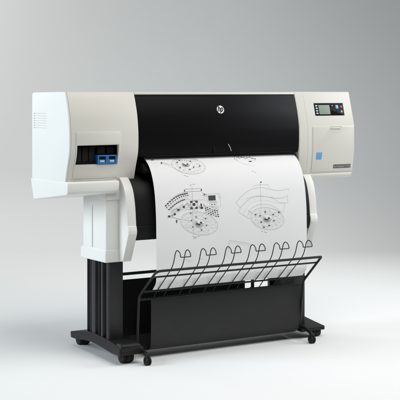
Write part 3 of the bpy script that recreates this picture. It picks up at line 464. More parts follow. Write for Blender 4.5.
STROKES=[[[12,2,3785,4055,3738,4148,3650,4225,3526,4282,3372,4318,3197,4331,3008,4319,2816,4283,2631,4227,2461,4151,2315,4061,2200,3960,2122,3855,2085,3749,2090,3649,2137,3558,2225,3482,2347,3424,2499,3387,2673,3373,2860,3383,3050,3416,3236,3472,3406,3546,3553,3636,3670,3738,3750,3845,3789,3953,3785,4055],[7,3,3699,4035,3657,4118,3578,4187,3466,4239,3328,4271,3170,4283,3000,4272,2827,4240,2660,4189,2508,4121,2376,4040,2273,3949,2202,3854,2169,3759,2173,3669,2216,3587,2294,3518,2405,3466,2541,3433,2698,3421,2866,3430,3038,3460,3204,3510,3358,3577,3490,3658,3595,3749,3667,3845,3703,3942,3699,4035],[8,2,3235,3923,3217,3962,3184,3995,3138,4021,3082,4038,3018,4046,2950,4044,2881,4032,2814,4011,2754,3982,2702,3946,2661,3906,2634,3863,2622,3819,2625,3777,2643,3738,2676,3705,2722,3680,2778,3662,2841,3654,2909,3656,2978,3668,3045,3689,3106,3717,3158,3753,3199,3793,3226,3837,3238,3881,3235,3923],[6,2,3699,4035,3785,4055],[6,2,3287,3936,3458,3977],[6,2,3590,4178,3664,4215],[6,2,3190,4027,3315,4111],[6,2,3367,4265,3416,4311],[6,2,3069,4279,3084,4326],[6,2,2994,4050,3025,4145],[6,2,2748,4219,2728,4259],[6,2,2774,3997,2700,4066],[6,2,2461,4095,2409,4122],[6,2,2256,3931,2182,3940],[6,2,2614,3888,2464,3906],[6,2,2168,3753,2084,3742],[6,2,2574,3765,2407,3725],[6,2,2212,3592,2133,3564],[6,2,2380,3475,2320,3434],[6,2,2671,3674,2549,3591],[6,2,2644,3422,2613,3375],[6,2,2866,3651,2837,3556],[6,2,2958,3443,2962,3398],[6,2,3268,3535,3306,3499],[6,2,3086,3703,3161,3633],[6,2,3521,3681,3588,3663],[6,2,3247,3812,3399,3794],[6,2,3674,3858,3758,3859],[6,3,2635,3446,2613,3471,2572,3480,2526,3469,2495,3443,2489,3411,2512,3386,2553,3377,2598,3388,2630,3414,2635,3446],[6,3,2871,3606,2848,3631,2807,3640,2761,3629,2729,3603,2723,3571,2746,3546,2787,3537,2833,3548,2864,3574,2871,3606],[6,3,3305,3695,3282,3720,3240,3729,3194,3718,3162,3691,3156,3659,3178,3634,3220,3625,3266,3636,3298,3663,3305,3695],[6,3,3349,3965,3327,3990,3285,3999,3239,3988,3206,3961,3200,3929,3221,3904,3263,3895,3309,3906,3342,3933,3349,3965],[6,3,3118,4130,3097,4155,3055,4163,3009,4152,2976,4125,2969,4094,2991,4068,3033,4060,3079,4071,3111,4098,3118,4130],[6,3,2712,3987,2691,4012,2649,4021,2604,4010,2572,3983,2565,3951,2586,3926,2628,3918,2673,3929,2706,3955,2712,3987],[6,3,2661,3730,2639,3755,2598,3764,2552,3753,2521,3727,2514,3695,2536,3670,2578,3661,2623,3672,2655,3698,2661,3730],[8,3,3401,3959,3444,3977],[8,2,3591,4057,3632,4075],[8,3,3469,4065,3522,4084],[8,3,3338,4054,3372,4071],[8,3,3366,4118,3409,4136],[8,2,3332,4156,3364,4173],[8,2,3307,4212,3349,4229],[8,2,3197,4191,3226,4207],[8,3,3078,4131,3106,4148],[8,3,3020,4160,3068,4177],[8,3,2948,4193,3001,4211],[8,2,2860,4180,2903,4197],[8,2,2762,4181,2792,4198],[8,3,2709,4099,2744,4116],[8,3,2597,4104,2648,4122],[8,3,2567,4038,2605,4055],[8,2,2500,4003,2539,4020],[8,2,2358,3986,2404,4003],[8,2,2315,3933,2369,3951],[8,2,2316,3878,2352,3895],[8,3,2283,3829,2315,3846],[8,3,2394,3792,2423,3809],[8,3,2449,3764,2498,3782],[8,3,2210,3674,2238,3690],[8,2,2267,3639,2318,3656],[8,3,2343,3617,2391,3634],[8,3,2352,3569,2388,3586],[8,3,2453,3569,2507,3587],[8,2,2610,3624,2640,3640],[8,3,2492,3458,2545,3476],[8,2,2622,3502,2653,3518],[8,3,2662,3433,2698,3450],[8,3,2759,3438,2810,3456],[8,3,2866,3544,2918,3561],[8,2,2947,3513,2990,3530],[8,3,3030,3537,3083,3554],[8,2,3091,3588,3138,3606],[8,3,3234,3554,3273,3571],[8,2,3243,3639,3285,3656],[8,3,3362,3653,3417,3671],[8,2,3239,3749,3284,3766],[8,3,3284,3779,3329,3796],[8,3,3396,3807,3449,3825],[8,2,3536,3850,3565,3867],[8,3,3622,3906,3650,3923],[8,3,3409,3924,3450,3941],[6,3,3492,3985,3461,4046,3403,4096,3322,4135,3221,4159,3105,4167,2981,4159,2854,4136,2732,4099,2619,4049,2523,3989,2447,3923,2395,3853,2370,3783,2373,3717,2404,3657,2462,3606,2543,3568,2643,3544,2758,3535,2882,3542,3008,3564,3130,3600,3243,3650,3340,3709,3417,3776,3469,3847,3495,3918,3492,3985],[20,2,3145,3848,3148,3883,3139,3917,3120,3948,3091,3973,3053,3992,3009,4004,2961,4007,2911,4003,2862,3990,2817,3971,2777,3945,2746,3914,2724,3880,2712,3845,2712,3809,2723,3776,2745,3747,2776,3723],[20,1,3102,3848,3104,3877,3097,3904,3082,3928,3058,3948,3028,3963,2993,3973,2954,3976,2915,3972,2875,3962,2839,3946,2808,3926,2782,3901,2765,3874,2755,3846,2755,3817,2764,3791,2781,3767,2806,3748],[20,2,3063,3849,3065,3871,3059,3892,3047,3910,3029,3926,3006,3938,2978,3945,2949,3947,2918,3945,2887,3937,2859,3925,2835,3909,2815,3890,2802,3869,2794,3847,2794,3825,2801,3804,2815,3786,2834,3771],[20,1,3026,3849,3027,3865,3024,3880,3015,3894,3002,3905,2985,3914,2965,3919,2943,3921,2921,3919,2899,3913,2878,3904,2861,3893,2846,3879,2836,3864,2831,3848,2831,3832,2836,3817,2846,3803,2860,3793],[9,2,2711,2356,2692,2525,2679,2694,2670,2861,2665,3029,2660,3196,2658,3363,2657,3530,2659,3697,2662,3864,2667,4032,2672,4200,2677,4367],[15,1,2612,2327,2698,2307],[12,1,2741,2296,2853,2289],[15,1,2718,4382,2801,4363],[12,1,2842,4354,2952,4349],[10,1,2350,2473,2540,2472,2731,2471,2923,2470,3115,2469,3121,2578,2927,2579,2734,2579,2541,2580,2350,2580,2350,2473],[8,2,2472,2586,2491,2894,2679,2906,2867,2918,3057,2930,3247,2942,3184,2763,3127,2584],[9,1,1431,3066,1573,2942,1717,2817,1892,2737,2069,2657,2260,2615,2453,2573],[9,1,1600,3279,1734,3169,1868,3059,2147,2937,2460,2852],[7,2,1469,3546,1674,3434],[7,2,1726,3472,1933,3360],[7,2,1894,3317,2103,3205],[7,2,2143,3213,2354,3100],[10,1,1577,3499,1810,3567,2045,3636,1922,3664,1906,3780],[7,2,2045,3636,2298,3679,2553,3722],[12,1,2875,3102,2870,3133,2856,3163,2837,3188,2812,3210,2782,3225,2750,3234,2716,3236,2682,3231,2651,3219,2624,3200,2601,3177,2585,3149,2575,3119,2574,3087,2580,3056,2593,3027,2612,3001,2638,2979,2668,2964,2700,2955,2734,2953,2767,2958,2798,2970,2826,2988,2848,3012,2864,3040,2874,3070,2875,3102],[9,1,2590,2946,2879,2948,2868,3107,2859,3267,2577,3264,2583,3105,2590,2946],[8,2,3349,2714,3559,2713,3770,2712,3981,2712,3975,2888,3972,3063,3970,3239,3772,3253],[9,1,3349,2714,3339,3011,3569,3016,3801,3021],[10,1,3906,2757,3910,2877,3981,2874],[10,1,3454,3059,3777,3062,3780,3224,3458,3220,3454,3059],[10,1,3160,2664,3349,2720,3300,2789,3137,2746],[7,2,3162,3163,3351,3196,3541,3230,3866,3341],[7,2,3866,3341,3816,3494,3769,3647],[12,2,1718,3317,1811,3283],[8,2,2349,3081,2448,3044],[12,2,2063,3269,2123,3247],[12,2,2253,3226,2301,3208],[8,1,2232,3121,2330,3084],[12,2,1873,3347,1975,3309],[8,2,1776,3266,1854,3237],[12,2,2379,3270,2434,3250],[12,2,2361,3225,2459,3189],[12,2,1964,3270,2064,3233],[8,3,2197,3141,2278,3111],[12,2,1692,3286,1797,3246],[12,2,1565,3493,1657,3458],[12,1,2440,3287,2542,3249],[8,3,2370,3066,2475,3026],[8,2,2136,3081,2230,3046],[8,1,1792,3230,1870,3201],[12,1,1884,3237,1985,3200],[8,2,1907,3213,1985,3184],[8,1,1777,3302,1879,3264],[12,2,2047,3253,2116,3227],[12,2,1820,3347,1890,3320],[8,1,2366,3043,2412,3026],[8,3,1657,3325,1765,3285],[12,2,1874,3261,1940,3237],[8,2,1924,3204,1988,3180],[8,2,2116,3271,2184,3245],[12,1,1579,3485,1664,3453],[12,2,2190,3179,2257,3154],[8,2,1974,3313,2047,3285],[12,2,2107,3266,2153,3249],[12,2,1961,3366,2067,3327],[12,1,1648,3494,1753,3454],[8,3,2311,3197,2360,3179],[8,1,1700,3489,1744,3473],[12,1,2213,3164,2311,3127],[12,2,1570,3403,1644,3375],[8,1,2363,3061,2459,3026],[12,2,2118,3107,2199,3077],[8,3,2410,3109,2465,3089],[12,3,2177,3267,2246,3241],[12,2,2491,3209,2601,3168],[8,3,2536,3169,2630,3134],[12,2,2244,3260,2333,3227],[8,3,2211,3298,2263,3279],[12,2,2306,3297,2384,3268],[12,2,1690,3490,1741,3471],[12,2,2408,3197,2505,3162],[12,2,2469,3130,2530,3107],[8,3,1725,3362,1788,3339],[12,1,2559,3187,2643,3156],[12,1,2023,3301,2123,3263],[8,2,2037,3166,2095,3144],[12,2,2436,3110,2492,3089],[12,2,1719,3451,1818,3414],[8,1,2438,3133,2510,3106],[12,3,1639,3544,1700,3521],[12,2,2155,3249,2197,3233],[12,3,2002,3247,2058,3226],[8,3,1658,3391,1759,3353],[8,2,1638,3552,1741,3514],[12,1,2245,3154,2318,3127],[8,3,2306,3311,2395,3278],[8,2,2081,3107,2143,3083],[8,1,1715,3504,1801,3472],[12,2,2513,3088,2578,3064],[8,1,2217,3181,2280,3157],[12,2,1652,3362,1731,3333],[8,1,1660,3385,1705,3369],[12,2,2032,3179,2122,3146],[6,3,1665,3078,1755,3264,1848,3449],[6,3,1856,2997,1911,3190,1969,3383],[6,3,2047,2915,2068,3115,2090,3316],[6,3,2240,2833,2225,3041,2213,3249],[6,3,2434,2750,2384,2966,2336,3181],[7,2,1512,3164,1654,3045,1796,2926,2093,2758,2275,2707,2457,2656],[7,2,1700,3442,1846,3344,1992,3246,2307,3098,2582,3064],[9,2,3716,3378,3772,3396],[9,2,3637,3261,3692,3279],[9,2,3429,3526,3484,3544],[9,2,3217,3395,3272,3412],[9,2,3549,3404,3604,3422],[9,2,3699,3277,3755,3295],[9,2,3559,3405,3615,3423],[9,2,3544,3352,3599,3370],[9,2,3745,3284,3801,3302],[9,2,3499,3489,3554,3507],[9,2,3623,3402,3678,3420],[9,2,3234,3273,3289,3291],[9,2,3669,3352,3725,3370],[9,2,3302,3474,3357,3492],[9,2,3403,3350,3458,3367],[9,2,3636,3334,3691,3352],[9,2,3694,3336,3749,3353],[9,2,3434,3388,3489,3405],[9,2,3561,3503,3616,3521],[9,2,3548,3245,3603,3263],[9,2,3240,3409,3295,3426],[9,2,3187,3442,3242,3460],[9,2,3274,3274,3329,3291],[9,2,3519,3294,3574,3311],[9,2,3617,3303,3672,3320],[9,2,3627,3516,3682,3534],[6,3,3084,2667,3147,2666],[6,3,2660,2797,2722,2797],[6,3,2584,2742,2646,2741],[6,3,2534,2864,2596,2863],[6,3,2502,2779,2564,2779],[6,3,2801,2760,2863,2760],[6,3,2505,2704,2567,2703],[6,3,2695,2713,2757,2713],[6,3,2928,2652,2990,2651],[6,3,3001,2845,3063,2844],[6,3,2522,2634,2584,2633],[6,3,3093,2910,3155,2909],[6,3,2627,2634,2689,2633],[6,3,2608,2806,2670,2805],[6,3,2630,2703,2692,2702],[6,3,2977,2744,3039,2743],[8,3,3384,2793,3419,2795],[8,3,3428,2843,3463,2844],[8,3,3473,2893,3508,2894],[8,3,3530,2800,3565,2801],[8,3,3575,2849,3610,2851],[8,3,3620,2899,3655,2901],[8,3,3677,2806,3712,2808],[8,3,3722,2856,3757,2858],[8,2,2899,2961,2929,3128,2961,3295],[8,2,2433,2939,2483,3106,2535,3274,2876,3327]],[[12,2,7009,4003,6966,4097,6884,4178,6767,4242,6621,4285,6453,4305,6273,4302,6089,4276,5911,4227,5747,4160,5606,4076,5494,3981,5417,3879,5379,3776,5382,3675,5426,3582,5508,3502,5624,3439,5769,3395,5935,3373,6114,3375,6297,3399,6475,3446,6639,3512,6781,3595,6894,3691,6972,3794,7011,3900,7009,4003],[7,3,6927,3986,6888,4071,6814,4144,6708,4201,6577,4240,6427,4258,6264,4255,6099,4232,5938,4188,5791,4128,5664,4053,5563,3967,5494,3875,5459,3782,5462,3691,5501,3608,5575,3536,5680,3478,5810,3439,5960,3420,6121,3421,6286,3443,6446,3485,6593,3545,6721,3620,6823,3706,6893,3799,6928,3894,6927,3986],[8,2,6482,3896,6465,3936,6434,3971,6391,3999,6338,4018,6277,4029,6212,4030,6146,4021,6082,4003,6023,3977,5973,3944,5933,3906,5906,3864,5894,3821,5896,3778,5913,3739,5944,3705,5987,3677,6040,3657,6101,3646,6166,3645,6232,3653,6296,3671,6355,3697,6405,3730,6445,3768,6471,3810,6484,3854,6482,3896],[6,2,6927,3986,7009,4003],[6,2,6531,3906,6696,3939],[6,2,6826,4135,6897,4168],[6,2,6441,4002,6562,4080],[6,2,6614,4231,6662,4275],[6,2,6330,4259,6346,4306],[6,2,6254,4034,6285,4128],[6,2,6023,4214,6005,4256],[6,2,6042,3991,5974,4064],[6,2,5746,4104,5697,4134],[6,2,5546,3949,5475,3961],[6,2,5887,3890,5745,3914],[6,2,5458,3776,5378,3769],[6,2,5848,3769,5686,3736],[6,2,5497,3613,5422,3588],[6,2,5657,3489,5599,3450],[6,2,5938,3674,5820,3596],[6,2,5908,3424,5878,3378],[6,2,6124,3641,6095,3548],[6,2,6209,3430,6212,3385],[6,2,6507,3507,6543,3470],[6,2,6335,3683,6406,3610],[6,2,6751,3642,6814,3620],[6,2,6491,3785,6636,3759],[6,2,6900,3811,6980,3808],[6,3,5701,3661,5675,3692,5624,3704,5567,3692,5526,3662,5517,3624,5543,3593,5594,3581,5651,3592,5692,3622,5701,3661],[6,3,5922,3722,5896,3753,5845,3765,5788,3754,5746,3723,5737,3685,5763,3654,5815,3642,5872,3653,5913,3684,5922,3722],[6,3,6176,3579,6150,3610,6098,3622,6041,3610,6000,3580,5991,3542,6017,3511,6069,3498,6126,3510,6167,3540,6176,3579],[6,3,6562,3706,6536,3738,6484,3750,6426,3738,6384,3707,6375,3669,6401,3638,6454,3626,6511,3637,6553,3668,6562,3706],[6,3,5978,3982,5952,4013,5901,4025,5844,4014,5802,3983,5792,3944,5818,3913,5869,3901,5926,3913,5968,3944,5978,3982],[6,3,6601,3960,6575,3991,6523,4003,6465,3991,6423,3960,6413,3922,6439,3891,6491,3879,6549,3890,6591,3921,6601,3960],[6,3,6365,4140,6339,4172,6287,4183,6230,4172,6188,4141,6178,4102,6203,4071,6255,4059,6313,4071,6355,4102,6365,4140],[6,3,6105,4197,6079,4228,6028,4240,5971,4228,5929,4197,5919,4159,5944,4128,5996,4116,6053,4127,6095,4158,6105,4197],[6,3,6853,3635,6826,3667,6773,3679,6715,3667,6674,3637,6664,3598,6691,3567,6744,3554,6802,3566,6843,3597,6853,3635],[8,3,6813,3957,6872,3979],[8,3,6695,3976,6754,3997],[8,2,6591,3984,6642,4005],[8,3,6627,4042,6689,4064],[8,2,6579,4068,6629,4089],[8,3,6587,4133,6635,4153],[8,3,6474,4111,6521,4132],[8,2,6379,4088,6414,4108],[8,3,6324,4101,6371,4121],[8,2,6278,4149,6318,4169],[8,2,6192,4084,6240,4105],[8,2,6122,4152,6161,4172],[8,2,6052,4105,6092,4126],[8,2,5984,4080,6029,4100],[8,3,5878,4094,5914,4114],[8,2,5916,3986,5967,4006],[8,2,5831,3979,5879,3999],[8,3,5803,3941,5859,3962],[8,3,5582,3948,5636,3969],[8,3,5708,3877,5769,3898],[8,3,5541,3844,5608,3865],[8,3,5678,3802,5721,3822],[8,2,5562,3751,5608,3771],[8,2,5733,3740,5781,3760],[8,2,5593,3667,5627,3687],[8,2,5596,3620,5630,3640],[8,3,5683,3607,5723,3627],[8,3,5789,3615,5856,3637],[8,3,5805,3575,5855,3595],[8,3,5757,3465,5792,3484],[8,3,5862,3478,5917,3498],[8,3,6005,3578,6049,3599],[8,3,6061,3572,6108,3592],[8,3,6112,3505,6173,3526],[8,3,6182,3573,6242,3593],[8,2,6284,3484,6337,3504],[8,2,6324,3575,6372,3595],[8,3,6400,3588,6458,3609],[8,3,6433,3637,6473,3657],[8,2,6623,3602,6659,3622],[8,3,6633,3666,6668,3686],[8,2,6526,3745,6585,3766],[8,2,6616,3770,6672,3791],[8,3,6800,3805,6865,3826],[8,3,6698,3851,6763,3873],[8,2,6863,3913,6898,3933],[6,3,6728,3946,6700,4008,6646,4061,6569,4103,6473,4132,6362,4146,6244,4144,6122,4127,6005,4095,5896,4050,5803,3995,5729,3933,5678,3865,5653,3796,5654,3730,5683,3668,5737,3616,5814,3574,5910,3545,6019,3531,6137,3532,6258,3548,6376,3579,6484,3623,6578,3678,6653,3741,6704,3809,6730,3879,6728,3946],[20,2,6381,3836,6385,3869,6378,3901,6361,3930,6333,3954,6297,3973,6255,3984,6208,3989,6159,3986,6111,3976,6066,3959,6027,3936,5995,3908,5972,3877,5959,3844,5958,3811,5967,3780,5987,3752,6016,3729],[20,1,6339,3837,6342,3864,6337,3889,6323,3912,6301,3932,6272,3947,6238,3956,6201,3960,6162,3958,6123,3949,6087,3936,6056,3917,6030,3895,6012,3870,6001,3844,6000,3818,6008,3793,6024,3770,6047,3752],[20,2,6301,3839,6304,3859,6299,3879,6288,3897,6271,3912,6249,3923,6223,3931,6194,3934,6164,3932,6134,3926,6106,3915,6081,3901,6062,3883,6047,3864,6039,3844,6038,3823,6044,3804,6057,3787,6075,3772],[20,1,6265,3840,6267,3855,6264,3869,6256,3882,6244,3893,6228,3901,6208,3907,6187,3909,6166,3908,6144,3903,6124,3895,6106,3885,6091,3872,6081,3858,6075,3844,6075,3829,6079,3815,6088,3802,6101,3792],[12,2,4681,3107,4737,3062,4816,2996,4908,2921,5004,2848,5093,2787,5174,2740,5254,2698,5333,2662,5414,2631,5495,2605,5578,2585,5662,2571,5746,2562,5830,2558,5913,2558,5992,2562,6070,2572,6147,2586,6226,2602,6310,2618,6398,2638,6488,2662,6582,2687,6678,2707,6777,2717,6888,2715,7011,2703,7133,2687,7238,2670,7312,2660],[12,2,4886,3322,4933,3284,5001,3228,5081,3165,5163,3105,5240,3056,5311,3020,5381,2991,5451,2966,5520,2947,5590,2930,5658,2918,5724,2911,5791,2907,5860,2907,5934,2910,6014,2917,6099,2929,6186,2944,6274,2959,6361,2973,6447,2987,6532,3004,6618,3020,6705,3031,6792,3036,6887,3030,6990,3015,7090,2997,7176,2980,7237,2969],[10,2,4777,3478,4794,3455,4818,3419,4845,3381,4869,3346,4886,3322],[10,2,4681,3107,4886,3322],[10,2,7312,2660,7218,2983,7234,3244],[9,2,5178,2982,5235,2969,5317,2949,5412,2927,5508,2908,5593,2895,5663,2889,5727,2887,5790,2889,5857,2894,5935,2903,6028,2916,6133,2932,6242,2953,6349,2977,6445,3005,6529,3042,6604,3088,6675,3135,6747,3178,6823,3210,6909,3228,7004,3237,7097,3241,7177,3242,7234,3244],[11,2,5226,3671,5249,3631,5281,3574,5320,3508,5362,3446,5406,3397,5450,3364,5498,3339,5548,3320,5599,3304,5650,3289,5698,3273,5745,3259,5793,3248,5847,3240,5910,3238,5986,3239,6074,3244,6165,3253,6256,3267,6339,3287,6414,3314,6488,3348,6557,3386,6621,3425,6677,3462,6727,3499,6771,3540,6809,3579,6840,3613,6863,3637],[11,2,4777,3492,5082,3664,5333,3805],[9,2,7083,3251,7029,3429,6978,3606,6863,3637],[6,3,4873,3251,4908,3372],[6,3,5100,3120,5135,3242],[6,3,5328,3015,5362,3137],[6,3,5555,2937,5589,3059],[6,3,5782,2885,5815,3008],[6,3,6007,2860,6040,2983],[6,3,6232,2862,6265,2985],[6,3,6455,2891,6488,3015],[6,3,6676,2948,6710,3072],[7,3,5026,3576,5068,3522,5127,3444,5198,3357,5274,3274,5348,3210,5421,3168,5495,3137,5572,3115,5651,3099,5732,3086,5814,3077,5899,3074,5985,3075,6073,3082,6161,3092,6251,3111,6343,3137,6435,3166,6529,3194,6621,3215,6721,3228,6828,3237,6931,3243,7020,3248,7083,3251],[7,3,5804,2430,5839,2428],[7,3,5881,2433,5915,2432],[7,3,5958,2436,5992,2435],[7,3,6035,2439,6069,2438],[7,3,6112,2443,6147,2441],[7,3,6189,2446,6224,2444],[7,3,6266,2449,6301,2447],[9,1,5258,3461,5441,3569],[9,1,6716,3593,6866,3543],[10,2,5947,2348,5926,2525,5911,2699,5903,2873,5898,3047,5894,3220,5893,3393],[8,2,5593,2515,5595,2450,5841,2448,6088,2446,6337,2444,6345,2554],[16,1,5939,2348,6035,2293],[16,1,5882,4349,5968,4332],[13,1,6019,4371,6157,4401]],[[12,2,3497,1644,3440,1720,3350,1783,3232,1831,3090,1863,2931,1876,2763,1870,2596,1847,2436,1806,2293,1750,2174,1680,2087,1599,2037,1510,2029,1413,2065,1312,2142,1211,2255,1118,2396,1040,2556,985,2724,960,2890,967,3047,1007,3187,1073,3307,1159,3402,1258,3470,1362,3511,1463,3521,1557,3497,1644],[7,3,3423,1629,3371,1697,3290,1755,3183,1798,3055,1827,2912,1839,2762,1834,2610,1813,2467,1776,2339,1725,2232,1662,2154,1589,2110,1508,2102,1421,2134,1331,2202,1241,2302,1160,2427,1093,2570,1046,2720,1024,2870,1030,3011,1064,3140,1121,3249,1196,3336,1283,3399,1375,3436,1465,3445,1550,3423,1629],[8,2,3028,1545,3003,1578,2967,1607,2922,1630,2868,1645,2810,1653,2749,1652,2688,1644,2632,1628,2582,1605,2542,1576,2513,1543,2498,1505,2497,1466,2511,1427,2539,1389,2579,1355,2629,1327,2686,1308,2747,1298,2808,1298,2867,1308,2920,1328,2965,1356,3001,1390,3026,1428,3039,1468,3040,1507,3028,1545],[6,2,3423,1629,3497,1644],[6,2,3071,1554,3217,1585],[6,2,3303,1748,3364,1776],[6,2,2967,1633,3066,1700],[6,2,3091,1821,3130,1856],[6,2,2822,1838,2831,1875],[6,2,2787,1656,2800,1733],[6,2,2542,1797,2519,1830],[6,2,2598,1617,2520,1676],[6,2,2300,1705,2250,1728],[6,2,2143,1573,2074,1582],[6,2,2474,1528,2336,1547],[6,2,2103,1415,2030,1407],[6,2,2469,1416,2328,1382],[6,2,2197,1247,2136,1217],[6,2,2401,1105,2366,1055],[6,2,2585,1323,2505,1236],[6,2,2670,1028,2668,965],[6,2,2771,1293,2783,1187],[6,2,2947,1045,2975,984],[6,2,3186,1149,3237,1106],[6,2,2952,1342,3047,1265],[6,2,3355,1308,3423,1286],[6,2,3064,1444,3207,1423],[6,2,3439,1477,3514,1476],[6,3,2393,1305,2357,1344,2309,1360,2268,1350,2249,1315,2260,1268,2299,1227,2348,1209,2389,1221,2405,1258,2393,1305],[6,3,2553,1182,2514,1224,2464,1243,2423,1231,2407,1193,2422,1141,2464,1096,2514,1076,2554,1089,2569,1130,2553,1182],[6,3,3018,1271,2980,1311,2931,1328,2890,1317,2871,1281,2885,1232,2925,1190,2975,1171,3016,1183,3032,1222,3018,1271],[6,3,3047,1576,3016,1608,2970,1621,2927,1612,2902,1584,2906,1546,2938,1514,2984,1499,3028,1509,3051,1539,3047,1576],[6,3,2841,1673,2812,1703,2767,1716,2723,1707,2698,1680,2700,1644,2730,1613,2775,1599,2819,1609,2844,1637,2841,1673],[6,3,2428,1566,2398,1598,2353,1611,2310,1602,2285,1574,2289,1536,2320,1504,2366,1489,2409,1499,2432,1529,2428,1566],[6,3,3342,1530,3311,1562,3265,1576,3221,1567,3197,1538,3202,1499,3235,1465,3283,1450,3326,1460,3348,1491,3342,1530],[8,2,3211,1577,3259,1597],[8,3,3175,1604,3205,1623],[8,2,3086,1609,3126,1629],[8,2,3188,1692,3238,1711],[8,2,3118,1706,3141,1724],[8,3,3014,1689,3042,1707],[8,3,2992,1730,3040,1749],[8,2,2960,1778,2997,1796],[8,2,2860,1741,2900,1759],[8,2,2806,1789,2831,1807],[8,3,2724,1789,2749,1806],[8,2,2672,1678,2707,1696],[8,2,2562,1758,2603,1776],[8,3,2506,1716,2549,1734],[8,2,2475,1668,2515,1686],[8,3,2442,1633,2489,1652],[8,2,2293,1646,2320,1664],[8,2,2322,1588,2364,1607],[8,2,2320,1549,2346,1568],[8,3,2149,1528,2188,1547],[8,2,2264,1479,2302,1499],[8,2,2307,1444,2349,1465],[8,2,2290,1405,2321,1426],[8,2,2327,1373,2354,1395],[8,3,2239,1297,2280,1320],[8,3,2239,1228,2269,1253],[8,3,2399,1260,2421,1284],[8,3,2430,1213,2467,1239],[8,2,2490,1189,2521,1214],[8,2,2568,1201,2609,1226],[8,2,2598,1067,2613,1095],[8,3,2688,1180,2718,1206],[8,3,2745,1228,2781,1254],[8,3,2822,1145,2838,1171],[8,3,2912,1110,2947,1137],[8,3,2908,1239,2937,1263],[8,3,3003,1211,3024,1236],[8,3,3114,1194,3149,1220],[8,3,3214,1208,3254,1234],[8,3,3256,1262,3285,1286],[8,2,3185,1348,3230,1371],[8,3,3183,1394,3226,1416],[8,3,3115,1440,3145,1461],[8,2,3334,1469,3362,1489],[8,2,3372,1517,3407,1537],[8,2,3151,1533,3187,1553],[6,3,3247,1592,3208,1643,3148,1686,3068,1718,2974,1740,2869,1749,2759,1745,2648,1729,2543,1702,2450,1664,2373,1617,2316,1562,2284,1502,2278,1439,2300,1374,2348,1312,2420,1256,2509,1210,2611,1179,2720,1165,2830,1169,2935,1192,3031,1230,3114,1281,3180,1342,3229,1406,3257,1471,3263,1534,3247,1592],[20,2,2856,1418,2850,1448,2836,1475,2814,1499,2784,1518,2748,1533,2709,1542,2667,1545,2624,1541,2584,1532,2549,1517,2519,1497,2498,1473,2485,1446,2483,1417,2491,1387,2509,1358,2536,1332,2570,1310],[20,1,2818,1419,2814,1442,2803,1464,2784,1484,2760,1499,2732,1511,2700,1518,2666,1521,2633,1518,2601,1510,2572,1498,2549,1483,2532,1463,2522,1441,2520,1418,2527,1394,2541,1371,2562,1350,2589,1333],[20,2,2785,1419,2781,1438,2772,1454,2758,1470,2739,1482,2717,1491,2692,1497,2666,1499,2640,1497,2615,1491,2593,1482,2576,1469,2563,1454,2555,1437,2554,1418,2559,1400,2569,1383,2586,1367,2606,1353],[20,1,2753,1420,2750,1433,2744,1445,2734,1456,2720,1466,2704,1472,2685,1477,2666,1478,2648,1477,2630,1472,2614,1465,2601,1456,2592,1445,2586,1432,2585,1419,2589,1406,2597,1393,2608,1382,2623,1372],[10,2,1616,1290,1763,1393,1917,1487,2076,1576,2230,1682,2389,1784],[10,2,1614,1281,1836,1356,2062,1427,1852,1340,1649,1246],[8,2,2409,1692,2374,1920],[16,1,2432,1909,2496,1924],[14,1,2532,1945,2622,1974]],[[16,1,5187,1269,5148,1262,5117,1246,5098,1220,5091,1188,5097,1151,5117,1111,5148,1071,5189,1035,5236,1007,5285,987],[11,2,5090,1208,5211,1350,5345,1476,5563,1538,5785,1598],[16,1,6241,1041,6012,1354,5844,1601],[10,2,5664,1257,6011,1338],[15,1,5672,1830,5743,1879],[13,1,5777,1912,5858,1899]],[[10,2,4340,4608,4540,4648,4741,4688,4942,4728,5145,4769,5348,4809,5325,4998,5303,5187],[10,2,4340,4608,4309,4824,4279,5040],[7,3,4421,4696,4639,4738,4859,4781,5080,4824,5302,4867]],[[8,3,2956,5246,3277,5313,3241,5452,2930,5377,2956,5246]],[[8,3,2281,5220,2628,5297,2575,5485],[7,3,2332,5288,2598,5346]],[[14,1,2672,4429,2799,4399],[14,1,2628,4350,2702,4380]],[[7,3,1198,6077,1409,6028,1624,5983,1907,6053]],[[7,3,2137,6071,2352,6022,2573,5977,2861,6047]],[[7,3,3096,6065,3316,6016,3541,5971,3835,6041]],[[7,3,4075,6059,4300,6011,4530,5965,4831,6035]],[[7,3,5076,6053,5306,6004,5541,5959,5847,6029]],[[7,3,6098,6047,6333,5998,6574,5952,6886,6023]],[[7,3,7142,6041,7383,5992,7630,5946,7949,6017]]]
